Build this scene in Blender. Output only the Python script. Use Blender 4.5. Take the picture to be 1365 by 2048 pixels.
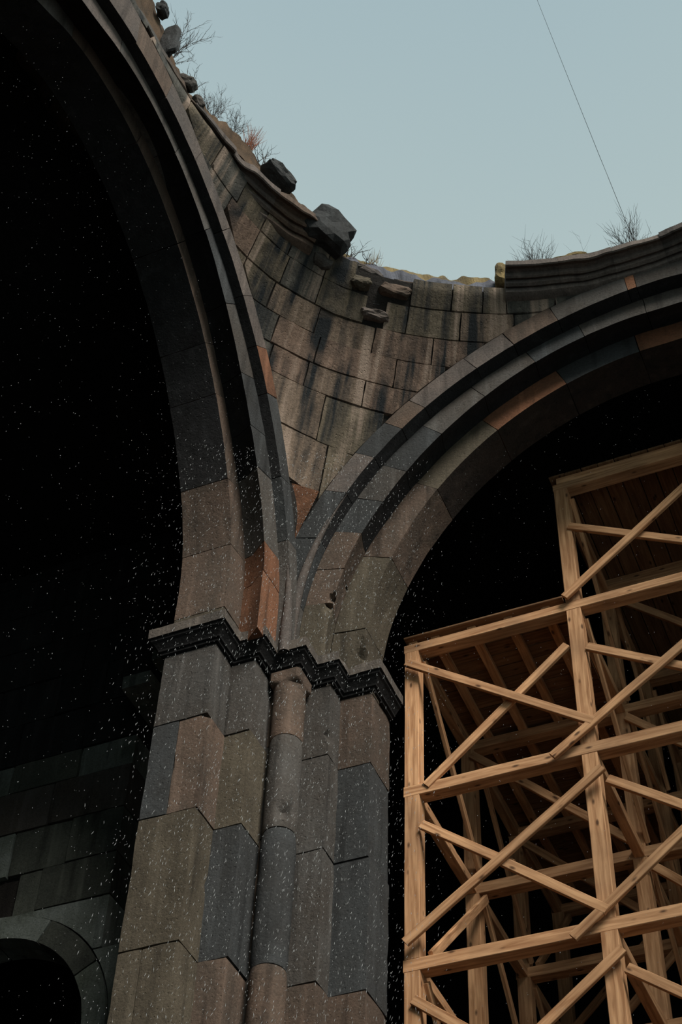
import bpy, bmesh, math, random
from math import sin, cos, radians, degrees, atan2, hypot, pi, sqrt
from mathutils import Vector, Matrix, noise

for _o in list(bpy.data.objects):
    bpy.data.objects.remove(_o)
scene = bpy.context.scene
COL = scene.collection
random.seed(11)
EYE = 1.6            # eye height; all coordinates below are measured from the eye

# ------------------------------------------------------------------ camera
PITCH, ROLL, AZ = radians(48.6), radians(2.8), radians(25.05)
cam_data = bpy.data.cameras.new('camera')
cam_data.sensor_fit = 'VERTICAL'
cam_data.sensor_height = 24.0
cam_data.lens = 3173.0 / 2048.0 * 24.0
cam_data.clip_start = 0.05
cam_data.clip_end = 500
cam = bpy.data.objects.new('camera', cam_data)
COL.objects.link(cam)
_h = Vector((-sin(AZ), cos(AZ), 0)); _up = Vector((0, 0, 1))
_f = _h * cos(PITCH) + _up * sin(PITCH)
_r = _f.cross(_up).normalized(); _u = _r.cross(_f)
_rx = _r * cos(ROLL) + _u * sin(ROLL)
_ux = -_r * sin(ROLL) + _u * cos(ROLL)
cam.matrix_world = Matrix(((_rx.x, _ux.x, -_f.x, 0), (_rx.y, _ux.y, -_f.y, 0), (_rx.z, _ux.z, -_f.z, EYE), (0, 0, 0, 1)))
scene.camera = cam

# ------------------------------------------------------------------ sky
world = bpy.data.worlds.new('sky'); scene.world = world
world.use_nodes = True
wn = world.node_tree; wn.nodes.clear()
w_out = wn.nodes.new('ShaderNodeOutputWorld'); w_bg = wn.nodes.new('ShaderNodeBackground')
w_tc = wn.nodes.new('ShaderNodeTexCoord'); w_sx = wn.nodes.new('ShaderNodeSeparateXYZ')
w_rp = wn.nodes.new('ShaderNodeValToRGB')
w_ns = wn.nodes.new('ShaderNodeTexNoise'); w_ns.inputs['Scale'].default_value = 1.6; w_ns.inputs['Detail'].default_value = 3
w_ad = wn.nodes.new('ShaderNodeMath'); w_ad.operation = 'MULTIPLY_ADD'; w_ad.inputs[1].default_value = 0.06
wn.links.new(w_tc.outputs['Generated'], w_sx.inputs[0]); wn.links.new(w_tc.outputs['Generated'], w_ns.inputs['Vector'])
wn.links.new(w_ns.outputs['Fac'], w_ad.inputs[0]); wn.links.new(w_sx.outputs['Z'], w_ad.inputs[2])
wn.links.new(w_ad.outputs[0], w_rp.inputs['Fac'])
_e = w_rp.color_ramp.elements
_e[0].position = 0.0; _e[0].color = (0.49, 0.58, 0.565, 1)
_e[1].position = 1.0; _e[1].color = (0.31, 0.43, 0.48, 1)
_m = _e.new(0.84); _m.color = (0.445, 0.545, 0.54, 1)
_m = _e.new(0.95); _m.color = (0.36, 0.475, 0.515, 1)
wn.links.new(w_rp.outputs['Color'], w_bg.inputs['Color']); w_bg.inputs['Strength'].default_value = 1.0
wn.links.new(w_bg.outputs[0], w_out.inputs['Surface'])

# ------------------------------------------------------------------ veiled low sun from behind the camera
def sun(name, frm, to, strength, angle, color):
    d = bpy.data.lights.new(name, 'SUN'); d.energy = strength; d.angle = radians(angle); d.color = color
    o = bpy.data.objects.new(name, d); COL.objects.link(o)
    v = Vector(to) - Vector(frm)
    o.rotation_euler = v.to_track_quat('-Z', 'Y').to_euler(); o.location = Vector(frm)
    return o
sun('veiled_sun', (11.6, -5.0, 22.8), (-2.0, 7.0, 8.6), 4.5, 26, (1.0, 0.945, 0.87))

vs = scene.view_settings
scene.display_settings.display_device = 'sRGB'
vs.view_transform = 'Standard'; vs.look = 'None'; vs.gamma = 1.0; vs.use_curve_mapping = False
vs.exposure = 0.0

# ------------------------------------------------------------------ materials
def lin(c):
    return tuple(((v / 255.0) / 12.92 if v / 255.0 <= 0.04045 else ((v / 255.0 + 0.055) / 1.055) ** 2.4) for v in c)

def stone_mat(name, c, c2=None, streak=False, rough=0.92, bump=0.8, scale=1.0):
    m = bpy.data.materials.new(name); m.use_nodes = True
    n = m.node_tree; n.nodes.clear(); K = n.nodes.new; Lk = n.links.new
    out = K('ShaderNodeOutputMaterial'); b = K('ShaderNodeBsdfPrincipled')
    b.inputs['Roughness'].default_value = rough
    b.inputs['Specular IOR Level'].default_value = 0.25
    geo = K('ShaderNodeNewGeometry'); info = K('ShaderNodeObjectInfo')
    off = K('ShaderNodeVectorMath'); off.operation = 'MULTIPLY_ADD'; off.inputs[1].default_value = (7, 7, 7)
    cmb = K('ShaderNodeCombineXYZ')
    for i in range(3): Lk(info.outputs['Random'], cmb.inputs[i])
    Lk(cmb.outputs[0], off.inputs[0]); Lk(geo.outputs['Position'], off.inputs[2])
    n1 = K('ShaderNodeTexNoise'); n1.inputs['Scale'].default_value = 2.2 * scale; n1.inputs['Detail'].default_value = 6; n1.inputs['Roughness'].default_value = 0.62
    Lk(off.outputs[0], n1.inputs['Vector'])
    r1 = K('ShaderNodeMapRange'); r1.inputs[1].default_value = 0.34; r1.inputs[2].default_value = 0.66
    Lk(n1.outputs['Fac'], r1.inputs[0])
    mix = K('ShaderNodeMix'); mix.data_type = 'RGBA'
    c2 = c2 or tuple(v * 0.72 for v in c)
    c = tuple(v * 0.6 for v in c); c2 = tuple(v * 0.6 for v in c2)      # all stone tones darkened evenly, balanced by a stronger sun
    mix.inputs[6].default_value = (*c, 1); mix.inputs[7].default_value = (*c2, 1)
    Lk(r1.outputs[0], mix.inputs[0])
    # fine grain and pores
    n2 = K('ShaderNodeTexNoise'); n2.inputs['Scale'].default_value = 55 * scale; n2.inputs['Detail'].default_value = 4
    Lk(geo.outputs['Position'], n2.inputs['Vector'])
    r2 = K('ShaderNodeMapRange'); r2.inputs[1].default_value = 0.3; r2.inputs[2].default_value = 0.7; r2.inputs[3].default_value = 0.78; r2.inputs[4].default_value = 1.16
    Lk(n2.outputs['Fac'], r2.inputs[0])
    mul = K('ShaderNodeMix'); mul.data_type = 'RGBA'; mul.blend_type = 'MULTIPLY'; mul.inputs[0].default_value = 1
    Lk(mix.outputs[2], mul.inputs[6]); Lk(r2.outputs[0], mul.inputs[7])
    # per-stone value change
    r3 = K('ShaderNodeMapRange'); r3.inputs[3].default_value = 0.85; r3.inputs[4].default_value = 1.18
    Lk(info.outputs['Random'], r3.inputs[0])
    mul2 = K('ShaderNodeMix'); mul2.data_type = 'RGBA'; mul2.blend_type = 'MULTIPLY'; mul2.inputs[0].default_value = 1
    Lk(mul.outputs[2], mul2.inputs[6]); Lk(r3.outputs[0], mul2.inputs[7])
    mpv = K('ShaderNodeMapping'); mpv.inputs['Scale'].default_value = (8, 8, 0.6); Lk(off.outputs[0], mpv.inputs['Vector'])
    n4 = K('ShaderNodeTexNoise'); n4.inputs['Scale'].default_value = 1.3; n4.inputs['Detail'].default_value = 5; Lk(mpv.outputs[0], n4.inputs['Vector'])
    r4 = K('ShaderNodeMapRange'); r4.inputs[1].default_value = 0.56; r4.inputs[2].default_value = 0.72; r4.inputs[4].default_value = 0.45; Lk(n4.outputs['Fac'], r4.inputs[0])
    run = K('ShaderNodeMix'); run.data_type = 'RGBA'; Lk(r4.outputs[0], run.inputs[0]); Lk(mul2.outputs[2], run.inputs[6])
    run.inputs[7].default_value = (*[min(1, v * 1.7 + .01) for v in c], 1)
    r5 = K('ShaderNodeMapRange'); r5.inputs[1].default_value = 0.44; r5.inputs[2].default_value = 0.30; r5.inputs[3].default_value = 1.0; r5.inputs[4].default_value = 0.55; Lk(n4.outputs['Fac'], r5.inputs[0])
    run2 = K('ShaderNodeMix'); run2.data_type = 'RGBA'; run2.blend_type = 'MULTIPLY'; run2.inputs[0].default_value = 1; Lk(run.outputs[2], run2.inputs[6]); Lk(r5.outputs[0], run2.inputs[7])
    last = run2.outputs[2]
    if streak:
        # rain-washed stains running down the vault: they follow the azimuth about the dome's axis
        sx = K('ShaderNodeSeparateXYZ'); Lk(geo.outputs['Position'], sx.inputs[0])
        ax = K('ShaderNodeMath'); ax.operation = 'ADD'; ax.inputs[1].default_value = 0.8; Lk(sx.outputs['X'], ax.inputs[0])
        ay = K('ShaderNodeMath'); ay.operation = 'ADD'; ay.inputs[1].default_value = -4.3; Lk(sx.outputs['Y'], ay.inputs[0])
        at = K('ShaderNodeMath'); at.operation = 'ARCTAN2'; Lk(ay.outputs[0], at.inputs[0]); Lk(ax.outputs[0], at.inputs[1])
        cv = K('ShaderNodeCombineXYZ'); Lk(at.outputs[0], cv.inputs[0])
        zz = K('ShaderNodeMath'); zz.operation = 'MULTIPLY'; zz.inputs[1].default_value = 0.02; Lk(sx.outputs['Z'], zz.inputs[0]); Lk(zz.outputs[0], cv.inputs[1])
        s1 = K('ShaderNodeTexNoise'); s1.inputs['Scale'].default_value = 21; s1.inputs['Detail'].default_value = 5; s1.inputs['Roughness'].default_value = 0.6
        Lk(cv.outputs[0], s1.inputs['Vector'])
        q = K('ShaderNodeMapRange'); q.inputs[1].default_value = 0.49; q.inputs[2].default_value = 0.60; Lk(s1.outputs['Fac'], q.inputs[0])
        # break-up so that some stones keep their own colour
        s2 = K('ShaderNodeTexNoise'); s2.inputs['Scale'].default_value = 1.9; s2.inputs['Detail'].default_value = 3; Lk(geo.outputs['Position'], s2.inputs['Vector'])
        q2 = K('ShaderNodeMapRange'); q2.inputs[1].default_value = 0.36; q2.inputs[2].default_value = 0.52; Lk(s2.outputs['Fac'], q2.inputs[0])
        qq = K('ShaderNodeMath'); qq.operation = 'MULTIPLY'; Lk(q.outputs[0], qq.inputs[0]); Lk(q2.outputs[0], qq.inputs[1])
        dk = K('ShaderNodeMix'); dk.data_type = 'RGBA'; Lk(qq.outputs[0], dk.inputs[0]); Lk(last, dk.inputs[6])
        dk.inputs[7].default_value = (*lin((31, 35, 37)), 1)
        # pale lime runs between
        q3 = K('ShaderNodeMapRange'); q3.inputs[1].default_value = 0.47; q3.inputs[2].default_value = 0.37; q3.inputs[4].default_value = 0.9; Lk(s1.outputs['Fac'], q3.inputs[0])
        lt = K('ShaderNodeMix'); lt.data_type = 'RGBA'; Lk(q3.outputs[0], lt.inputs[0]); Lk(dk.outputs[2], lt.inputs[6])
        lt.inputs[7].default_value = (*lin((152, 134, 119)), 1)
        last = lt.outputs[2]
    Lk(last, b.inputs['Base Color'])
    bp = K('ShaderNodeBump'); bp.inputs['Strength'].default_value = bump; bp.inputs['Distance'].default_value = 0.012
    n3 = K('ShaderNodeTexNoise'); n3.inputs['Scale'].default_value = 34 * scale; n3.inputs['Detail'].default_value = 8; n3.inputs['Roughness'].default_value = 0.7
    Lk(geo.outputs['Position'], n3.inputs['Vector'])
    v = K('ShaderNodeTexVoronoi'); v.inputs['Scale'].default_value = 26 * scale; Lk(geo.outputs['Position'], v.inputs['Vector'])
    vr = K('ShaderNodeMapRange'); vr.inputs[1].default_value = 0.04; vr.inputs[2].default_value = 0.22; Lk(v.outputs['Distance'], vr.inputs[0])
    add = K('ShaderNodeMath'); add.operation = 'MULTIPLY_ADD'; add.inputs[1].default_value = 0.35; Lk(vr.outputs[0], add.inputs[0]); Lk(n3.outputs['Fac'], add.inputs[2])
    Lk(add.outputs[0], bp.inputs['Height']); Lk(bp.outputs[0], b.inputs['Normal'])
    Lk(b.outputs[0], out.inputs['Surface'])
    return m

ST = {
    'grey':   stone_mat('grey_basalt', lin((98, 95, 91)), lin((86, 79, 72))),
    'dark':   stone_mat('dark_basalt', lin((78, 81, 82)), lin((66, 66, 65))),
    'black':  stone_mat('shaded_upper_wall', lin((52, 53, 53)), lin((38, 40, 40))),
    'brown':  stone_mat('brown_tuff', lin((118, 98, 84)), lin((94, 83, 73))),
    'red':    stone_mat('red_tuff', lin((152, 104, 76)), lin((126, 90, 68))),
    'olive':  stone_mat('olive_tuff', lin((104, 95, 80)), lin((86, 78, 65))),
    'pale':   stone_mat('pale_tuff', lin((124, 112, 104)), lin((100, 94, 90))),
}
VT = {
    'tan':   stone_mat('vault_tan', lin((152, 132, 114)), lin((125, 108, 92)), streak=True, bump=1.0),
    'olive': stone_mat('vault_olive', lin((136, 123, 103)), lin((109, 99, 84)), streak=True, bump=1.0),
    'brown': stone_mat('vault_brown', lin((154, 128, 110)), lin((127, 108, 94)), streak=True, bump=1.0),
    'grey':  stone_mat('vault_grey', lin((114, 109, 100)), lin((89, 88, 82)), streak=True, bump=1.0),
}
M_MORTAR = stone_mat('mortar_core', lin((50, 46, 42)))
M_CORNICE = stone_mat('cornice_stone', lin((128, 118, 108)), lin((94, 88, 82)))
M_CORNICE_U = stone_mat('shaded_moulding', lin((34, 34, 34)), lin((27, 27, 27)))  # undercut mouldings darker than the fascia: shade put into the colour
M_WALL = stone_mat('aisle_stone', lin((150, 158, 152)), lin((104, 112, 100)))
M_DARKWALL = stone_mat('dark_wall', lin((26, 26, 26)), lin((19, 20, 20)))  # one very dark tone for the enclosing walls and ceiling
M_FLOOR = stone_mat('floor_earth', lin((46, 43, 40)))
M_SOIL = stone_mat('rubble_soil', lin((112, 90, 68)), lin((74, 62, 50)), bump=1.0, scale=2)
M_LICHEN = stone_mat('lichen_rubble', lin((158, 138, 92)), lin((104, 92, 70)), bump=1.0, scale=2)
M_BLUE = stone_mat('blue_grey_slab', lin((116, 118, 128)), lin((88, 90, 98)))  # blue-grey inner face of the broken drum

def plain(name, c, rough=0.8):
    m = bpy.data.materials.new(name); m.use_nodes = True
    n = m.node_tree; b = n.nodes['Principled BSDF']
    ns = n.nodes.new('ShaderNodeTexNoise'); ns.inputs['Scale'].default_value = 30
    geo = n.nodes.new('ShaderNodeNewGeometry'); n.links.new(geo.outputs['Position'], ns.inputs['Vector'])
    mx = n.nodes.new('ShaderNodeMix'); mx.data_type = 'RGBA'
    mx.inputs[6].default_value = (*[v * 0.75 for v in c], 1); mx.inputs[7].default_value = (*[min(1, v * 1.2) for v in c], 1)
    n.links.new(ns.outputs['Fac'], mx.inputs[0]); n.links.new(mx.outputs[2], b.inputs['Base Color'])
    b.inputs['Roughness'].default_value = rough
    return m
M_TWIG = plain('dry_twig', lin((46, 40, 37)))
M_STRAW = plain('straw_grass', lin((120, 102, 72)))
M_RUST = plain('rusty_grass', lin((134, 82, 58)))
M_WIRE = plain('steel_wire', lin((70, 76, 80)), 0.5)
M_SNOW = plain('snow_grain', lin((176, 180, 180)), 0.6)

def wood_mat(nm='sawn_pine', k=1.0):
    m = bpy.data.materials.new(nm); m.use_nodes = True
    n = m.node_tree; b = n.nodes['Principled BSDF']; K = n.nodes.new; Lk = n.links.new
    uv = K('ShaderNodeTexCoord'); info = K('ShaderNodeObjectInfo')
    cmb = K('ShaderNodeCombineXYZ')
    for i in range(3): Lk(info.outputs['Random'], cmb.inputs[i])
    sc = K('ShaderNodeVectorMath'); sc.operation = 'MULTIPLY_ADD'; sc.inputs[1].default_value = (31, 17, 23)
    Lk(cmb.outputs[0], sc.inputs[0]); Lk(uv.outputs['Object'], sc.inputs[2])
    mp = K('ShaderNodeMapping'); mp.inputs['Scale'].default_value = (1.6, 22, 22); Lk(sc.outputs[0], mp.inputs['Vector'])
    n1 = K('ShaderNodeTexNoise'); n1.inputs['Scale'].default_value = 1.6; n1.inputs['Detail'].default_value = 5; n1.inputs['Distortion'].default_value = 0.6
    Lk(mp.outputs[0], n1.inputs['Vector'])
    rp = K('ShaderNodeValToRGB'); e = rp.color_ramp.elements
    e[0].position = 0.32; e[0].color = (*lin((160, 114, 78)), 1); e[1].position = 0.68; e[1].color = (*lin((218, 170, 126)), 1)
    Lk(n1.outputs['Fac'], rp.inputs['Fac'])
    # large grey-brown weathering
    n2 = K('ShaderNodeTexNoise'); n2.inputs['Scale'].default_value = 2.2; n2.inputs['Detail'].default_value = 4; Lk(sc.outputs[0], n2.inputs['Vector'])
    r2 = K('ShaderNodeMapRange'); r2.inputs[1].default_value = 0.5; r2.inputs[2].default_value = 0.75; r2.inputs[4].default_value = 0.55; Lk(n2.outputs['Fac'], r2.inputs[0])
    mx = K('ShaderNodeMix'); mx.data_type = 'RGBA'; Lk(r2.outputs[0], mx.inputs[0]); Lk(rp.outputs['Color'], mx.inputs[6]); mx.inputs[7].default_value = (*lin((122, 95, 72)), 1)
    # knots
    mp2 = K('ShaderNodeMapping'); mp2.inputs['Scale'].default_value = (4.5, 11, 11); Lk(sc.outputs[0], mp2.inputs['Vector'])
    v = K('ShaderNodeTexVoronoi'); v.inputs['Scale'].default_value = 1.0; Lk(mp2.outputs[0], v.inputs['Vector'])
    r3 = K('ShaderNodeMapRange'); r3.inputs[1].default_value = 0.07; r3.inputs[2].default_value = 0.17; r3.inputs[3].default_value = 0.85; r3.inputs[4].default_value = 0.0; Lk(v.outputs['Distance'], r3.inputs[0])
    mk = K('ShaderNodeMix'); mk.data_type = 'RGBA'; Lk(r3.outputs[0], mk.inputs[0]); Lk(mx.outputs[2], mk.inputs[6]); mk.inputs[7].default_value = (*lin((62, 40, 28)), 1)
    vr = K('ShaderNodeMapRange'); vr.inputs[3].default_value = 0.82; vr.inputs[4].default_value = 1.08; Lk(info.outputs['Random'], vr.inputs[0])
    ml = K('ShaderNodeMix'); ml.data_type = 'RGBA'; ml.blend_type = 'MULTIPLY'; ml.inputs[0].default_value = 1; vr.inputs[3].default_value *= k; vr.inputs[4].default_value *= k; Lk(mk.outputs[2], ml.inputs[6]); Lk(vr.outputs[0], ml.inputs[7])
    Lk(ml.outputs[2], b.inputs['Base Color'])
    b.inputs['Roughness'].default_value = 0.75; b.inputs['Specular IOR Level'].default_value = 0.2
    bp = K('ShaderNodeBump'); bp.inputs['Strength'].default_value = 0.25; bp.inputs['Distance'].default_value = 0.004
    Lk(n1.outputs['Fac'], bp.inputs['Height']); Lk(bp.outputs[0], b.inputs['Normal'])
    return m
M_WOOD = wood_mat()
M_BOARD = wood_mat('shaded_board', 0.35)  # deck boards darkened: shade of their undersides put into the colour

SOFFIT_SHADE = stone_mat('soffit_shade_black', lin((50, 50, 51)), lin((38, 37, 37)))  # soffit tones: shade painted in, over partly darker stone
SOFFIT_SHADE_B = stone_mat('soffit_shade_brown', lin((66, 56, 49)), lin((46, 41, 38)))

# ------------------------------------------------------------------ object helpers
def link(name, me, mat, parent=None, loc=None):
    o = bpy.data.objects.new(name, me); COL.objects.link(o)
    if mat is not None and not me.materials:
        for mm in (mat if isinstance(mat, (list, tuple)) else [mat]): me.materials.append(mm)
    if parent is not None: o.parent = parent
    if loc is not None: o.location = loc
    return o

def mesh(name, verts, faces, mat, parent=None, smooth=False, raw=False, mats=None):
    """verts are in eye coordinates (z up from the eye) unless raw"""
    me = bpy.data.meshes.new(name)
    dz = 0 if raw else EYE
    base = parent.location if parent is not None else Vector((0, 0, 0))
    vs_ = [Vector((v[0], v[1], v[2] + dz)) for v in verts]
    if parent is None and not raw:
        c = sum(vs_, Vector()) / len(vs_); org = Vector((c.x, c.y, min(v.z for v in vs_)))
    elif raw: org = Vector((0, 0, 0))
    else: org = sum(vs_, Vector()) / len(vs_)
    me.from_pydata([tuple(v - org) for v in vs_], [], faces)
    if mats is not None:
        for mm in mat: me.materials.append(mm)
        me.polygons.foreach_set('material_index', mats)
    me.update()
    if smooth:
        me.polygons.foreach_set('use_smooth', [True] * len(me.polygons))
        try: me.set_sharp_from_angle(angle=radians(38))
        except Exception: pass
    o = link(name, me, None if mats is not None else mat)
    if parent is not None:
        o.parent = parent
        pw = Vector(parent['org']) if 'org' in parent else Vector((0, 0, 0))
        o.location = org - pw
    else:
        o.location = org
    return o

def thing(name, label=None, cat=None, loc=(0, 0, 0), group=None, kind=None):
    o = bpy.data.objects.new(name, None); COL.objects.link(o)
    o.empty_display_size = 0.2
    o.location = (loc[0], loc[1], loc[2] + EYE)
    if label: o['label'] = label
    if cat: o['category'] = cat
    if group: o['group'] = group
    if kind: o['kind'] = kind
    ORG[o.name] = Vector(o.location)
    return o
ORG = {}
def pmesh(name, verts, faces, mat, parent, smooth=False, mats=None):
    me = bpy.data.meshes.new(name)
    vs_ = [Vector((v[0], v[1], v[2] + EYE)) for v in verts]
    org = sum(vs_, Vector()) / len(vs_)
    me.from_pydata([tuple(v - org) for v in vs_], [], faces)
    for mm in (mat if isinstance(mat, (list, tuple)) else [mat]): me.materials.append(mm)
    if mats is not None: me.polygons.foreach_set('material_index', mats)
    me.update()
    if smooth:
        me.polygons.foreach_set('use_smooth', [True] * len(me.polygons))
        try: me.set_sharp_from_angle(angle=radians(38))
        except Exception: pass
    o = bpy.data.objects.new(name, me); COL.objects.link(o)
    o.parent = parent
    o.location = org - ORG.get(parent.name, Vector((0, 0, 0)))
    ORG[o.name] = org
    return o
def tag(o, label=None, cat=None, group=None, kind=None):
    if label: o['label'] = label
    if cat: o['category'] = cat
    if group: o['group'] = group
    if kind: o['kind'] = kind
    return o

def nz(p, s=1.0, seed=0.0):
    return noise.noise(Vector((p[0] * s + seed, p[1] * s + seed * 1.7, p[2] * s - seed)))

def block(P, nu, nv, nw, disp=0.006, bevel=0.012, dents=(), seed=0.0, fr=7.0):
    """P(u,v,w) -> point for unit cube coordinates: a stone with softened arrises, uneven faces and chips."""
    idx = {}; verts = []; faces = []
    c = P(0.5, 0.5, 0.5)
    def V(i, j, k):
        key = (i, j, k)
        if key in idx: return idx[key]
        u, v, w = i / nu, j / nv, k / nw
        p = Vector(P(u, v, w))
        on = (i in (0, nu)) + (j in (0, nv)) + (k in (0, nw))
        d = (c - p); 
        amp = nz(p, fr, seed) * disp
        if on >= 2:
            amp -= bevel * (0.5 if on == 2 else 0.8) * (1.0 + 0.9 * nz(p, 9, seed + 3))
        p = p - d.normalized() * amp
        for (q, r, dep) in dents:
            e = (p - Vector(q)).length
            if e < r: p = p + d.normalized() * dep * (1 - (e / r) ** 2) ** 1.0
        idx[key] = len(verts); verts.append(p); return idx[key]
    def quad(a, b_, c_, d_, flip):
        faces.append((a, b_, c_, d_) if not flip else (d_, c_, b_, a))
    for fl, k in ((True, 0), (False, nw)):
        for i in range(nu):
            for j in range(nv): quad(V(i, j, k), V(i + 1, j, k), V(i + 1, j + 1, k), V(i, j + 1, k), fl)
    for fl, j in ((False, 0), (True, nv)):
        for i in range(nu):
            for k in range(nw): quad(V(i, j, k), V(i + 1, j, k), V(i + 1, j, k + 1), V(i, j, k + 1), fl)
    for fl, i in ((True, 0), (False, nu)):
        for j in range(nv):
            for k in range(nw): quad(V(i, j, k), V(i, j + 1, k), V(i, j + 1, k + 1), V(i, j, k + 1), fl)
    # orientation check
    a, b_, c_ = (verts[t] for t in faces[0][:3])
    if (b_ - a).cross(c_ - a).dot(a - c) < 0: faces = [f[::-1] for f in faces]
    return verts, faces

def box_P(x0, x1, y0, y1, z0, z1):
    return lambda u, v, w: Vector((x0 + (x1 - x0) * u, y0 + (y1 - y0) * v, z0 + (z1 - z0) * w))

def simple_box(x0, x1, y0, y1, z0, z1):
    v = [(x, y, z) for x in (x0, x1) for y in (y0, y1) for z in (z0, z1)]
    f = [(0, 1, 3, 2), (4, 6, 7, 5), (0, 4, 5, 1), (2, 3, 7, 6), (0, 2, 6, 4), (1, 5, 7, 3)]
    return v, f

# ------------------------------------------------------------------ measured geometry of the crossing
CX, CY = -0.8, 4.3                      # axis of the lost dome
X0, X1, X2, X3 = -4.61, -4.20, -3.965, -3.88   # left arch: back, and the faces of its three orders
Y0, Y1, Y2, Y3 = 8.33, 7.97, 7.73, 7.60       # right arch
CL = (4.35, 8.4)                         # centre of left arch (y, z)
CR = (-0.8, 8.15)                        # centre of right arch (x, z)
PROF = {
'E1': [2.712, 2.723, 2.723, 2.719, 2.719, 2.725, 2.738, 2.76, 2.789, 2.822, 2.857, 2.889, 2.914, 2.929, 2.928, 2.908, 2.866, 2.799, 2.708, 2.671, 2.709, 2.734, 2.746, 2.748, 2.738, 2.725, 2.719, 2.719, 2.723, 2.723, 2.712],
'E2': [2.815, 2.829, 2.819, 2.795, 2.773, 2.762, 2.768, 2.789, 2.825, 2.869, 2.916, 2.959, 2.989, 3.001, 2.991, 2.957, 2.899, 2.83, 2.81, 2.83, 2.855, 2.869, 2.825, 2.789, 2.768, 2.762, 2.773, 2.795, 2.819, 2.829, 2.815],
'E3': [3.12, 3.107, 3.084, 3.066, 3.054, 3.05, 3.054, 3.063, 3.078, 3.095, 3.112, 3.127, 3.135, 3.137, 3.129, 3.11, 3.082, 3.053, 3.07, 3.083, 3.089, 3.088, 3.078, 3.063, 3.054, 3.05, 3.054, 3.066, 3.084, 3.107, 3.12],
'E4': [3.241, 3.241, 3.241, 3.238, 3.238, 3.249, 3.269, 3.293, 3.315, 3.33, 3.339, 3.349, 3.379, 3.43, 3.45, 3.46, 3.45, 3.43, 3.38, 3.349, 3.339, 3.33, 3.315, 3.293, 3.269, 3.249, 3.238, 3.238, 3.241, 3.241, 3.241],
'F4': [3.375, 3.375, 3.375, 3.375, 3.372, 3.367, 3.363, 3.36, 3.359, 3.357, 3.357, 3.356, 3.355, 3.354, 3.352, 3.35, 3.352, 3.354, 3.355, 3.356, 3.357, 3.357, 3.359, 3.36, 3.363, 3.367, 3.372, 3.375, 3.375, 3.375, 3.375],
'F3': [3.119, 3.125, 3.135, 3.141, 3.144, 3.144, 3.142, 3.139, 3.135, 3.131, 3.127, 3.124, 3.123, 3.124, 3.128, 3.136, 3.13, 3.126, 3.124, 3.124, 3.127, 3.131, 3.135, 3.139, 3.142, 3.144, 3.144, 3.141, 3.135, 3.125, 3.119],
'F2': [2.89, 2.89, 2.89, 2.89, 2.886, 2.874, 2.872, 2.876, 2.886, 2.898, 2.911, 2.924, 2.933, 2.936, 2.933, 2.92, 2.93, 2.936, 2.933, 2.924, 2.911, 2.898, 2.886, 2.876, 2.872, 2.874, 2.886, 2.89, 2.89, 2.89, 2.89],
'F1': [2.693, 2.693, 2.693, 2.693, 2.692, 2.694, 2.701, 2.712, 2.725, 2.739, 2.753, 2.764, 2.771, 2.774, 2.769, 2.755, 2.769, 2.774, 2.771, 2.764, 2.753, 2.739, 2.725, 2.712, 2.701, 2.694, 2.692, 2.693, 2.693, 2.693, 2.693],
}
def prof_r(k, th):
    t = min(max(th / 6.0, 0), 29.9999); T = PROF[k]
    i = int(t); f = t - i
    g = lambda j: T[min(max(j, 0), 30)]
    p0, p1, p2, p3 = g(i - 1), g(i), g(i + 1), g(i + 2)
    return 0.5 * (2 * p1 + (p2 - p0) * f + (2 * p0 - 5 * p1 + 4 * p2 - p3) * f * f + (3 * p1 - p0 - 3 * p2 + p3) * f ** 3)
FOOT = 7.98
def prof_pt(k, th, add=0.0):
    """(s, z) on the curve of an arch order; th in degrees, negative below the spring (straight legs)."""
    c = CL if k[0] == 'E' else CR
    if th < 0 or th > 180:
        a = -th if th < 0 else th - 180
        r = prof_r(k, 0) + add; z = c[1] - a * 0.05
        s = r if th < 0 else -r
    else:
        r = prof_r(k, th) + add; s = r * cos(radians(th)); z = c[1] + r * sin(radians(th))
    return (c[0] + s, z) if k[0] == 'E' else (c[0] - s, z)
def foot_th(k):
    c = CL if k[0] == 'E' else CR
    return -(c[1] - FOOT) / 0.05

# ------------------------------------------------------------------ setting
def struct(name, verts, faces, mat):
    o = mesh(name, verts, faces, mat); o['kind'] = 'structure'; ORG[o.name] = Vector(o.location); return o
F_Z = -EYE
struct('floor', *simple_box(-14, 9, -8, 20, F_Z - 0.3, F_Z), M_FLOOR)

# ------------------------------------------------------------------ pier
pier = thing('stone_pier', 'tall stepped corner pier of grey and brown ashlar with a slim engaged column', 'pier', (-4.0, 7.7, F_Z))
COURSE = [7.86, 7.20, 6.40, 5.40, 4.60, 3.7, 2.8, 1.8, 0.8, -0.4, -1.6]
XL = -4.67
steps = [  # x0, x1 (convex face), y front, y back
    ('a', XL, -4.25, 7.10, 7.36),
    ('b', XL, -4.05, 7.36, 7.64),
    ('c', XL, -3.93, 7.64, 7.79),
    ('d', XL, -3.65, 7.79, 7.98),
    ('e', XL, -3.40, 7.98, Y0),
]
toneP = {
 'a': ['grey', 'brown', 'olive', 'olive', 'brown', 'grey', 'olive', 'grey', 'brown', 'grey'],
 'b': ['grey', 'olive', 'dark', 'brown', 'grey', 'brown', 'dark', 'olive', 'grey', 'brown'],
 'c': ['brown', 'grey', 'brown', 'grey', 'brown', 'grey', 'brown', 'grey', 'brown', 'grey'],
 'd': ['grey', 'grey', 'grey', 'brown', 'grey', 'brown', 'grey', 'dark', 'grey', 'olive'],
 'e': ['brown', 'dark', 'dark', 'brown', 'dark', 'grey', 'brown', 'grey', 'dark', 'grey'],
}
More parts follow.
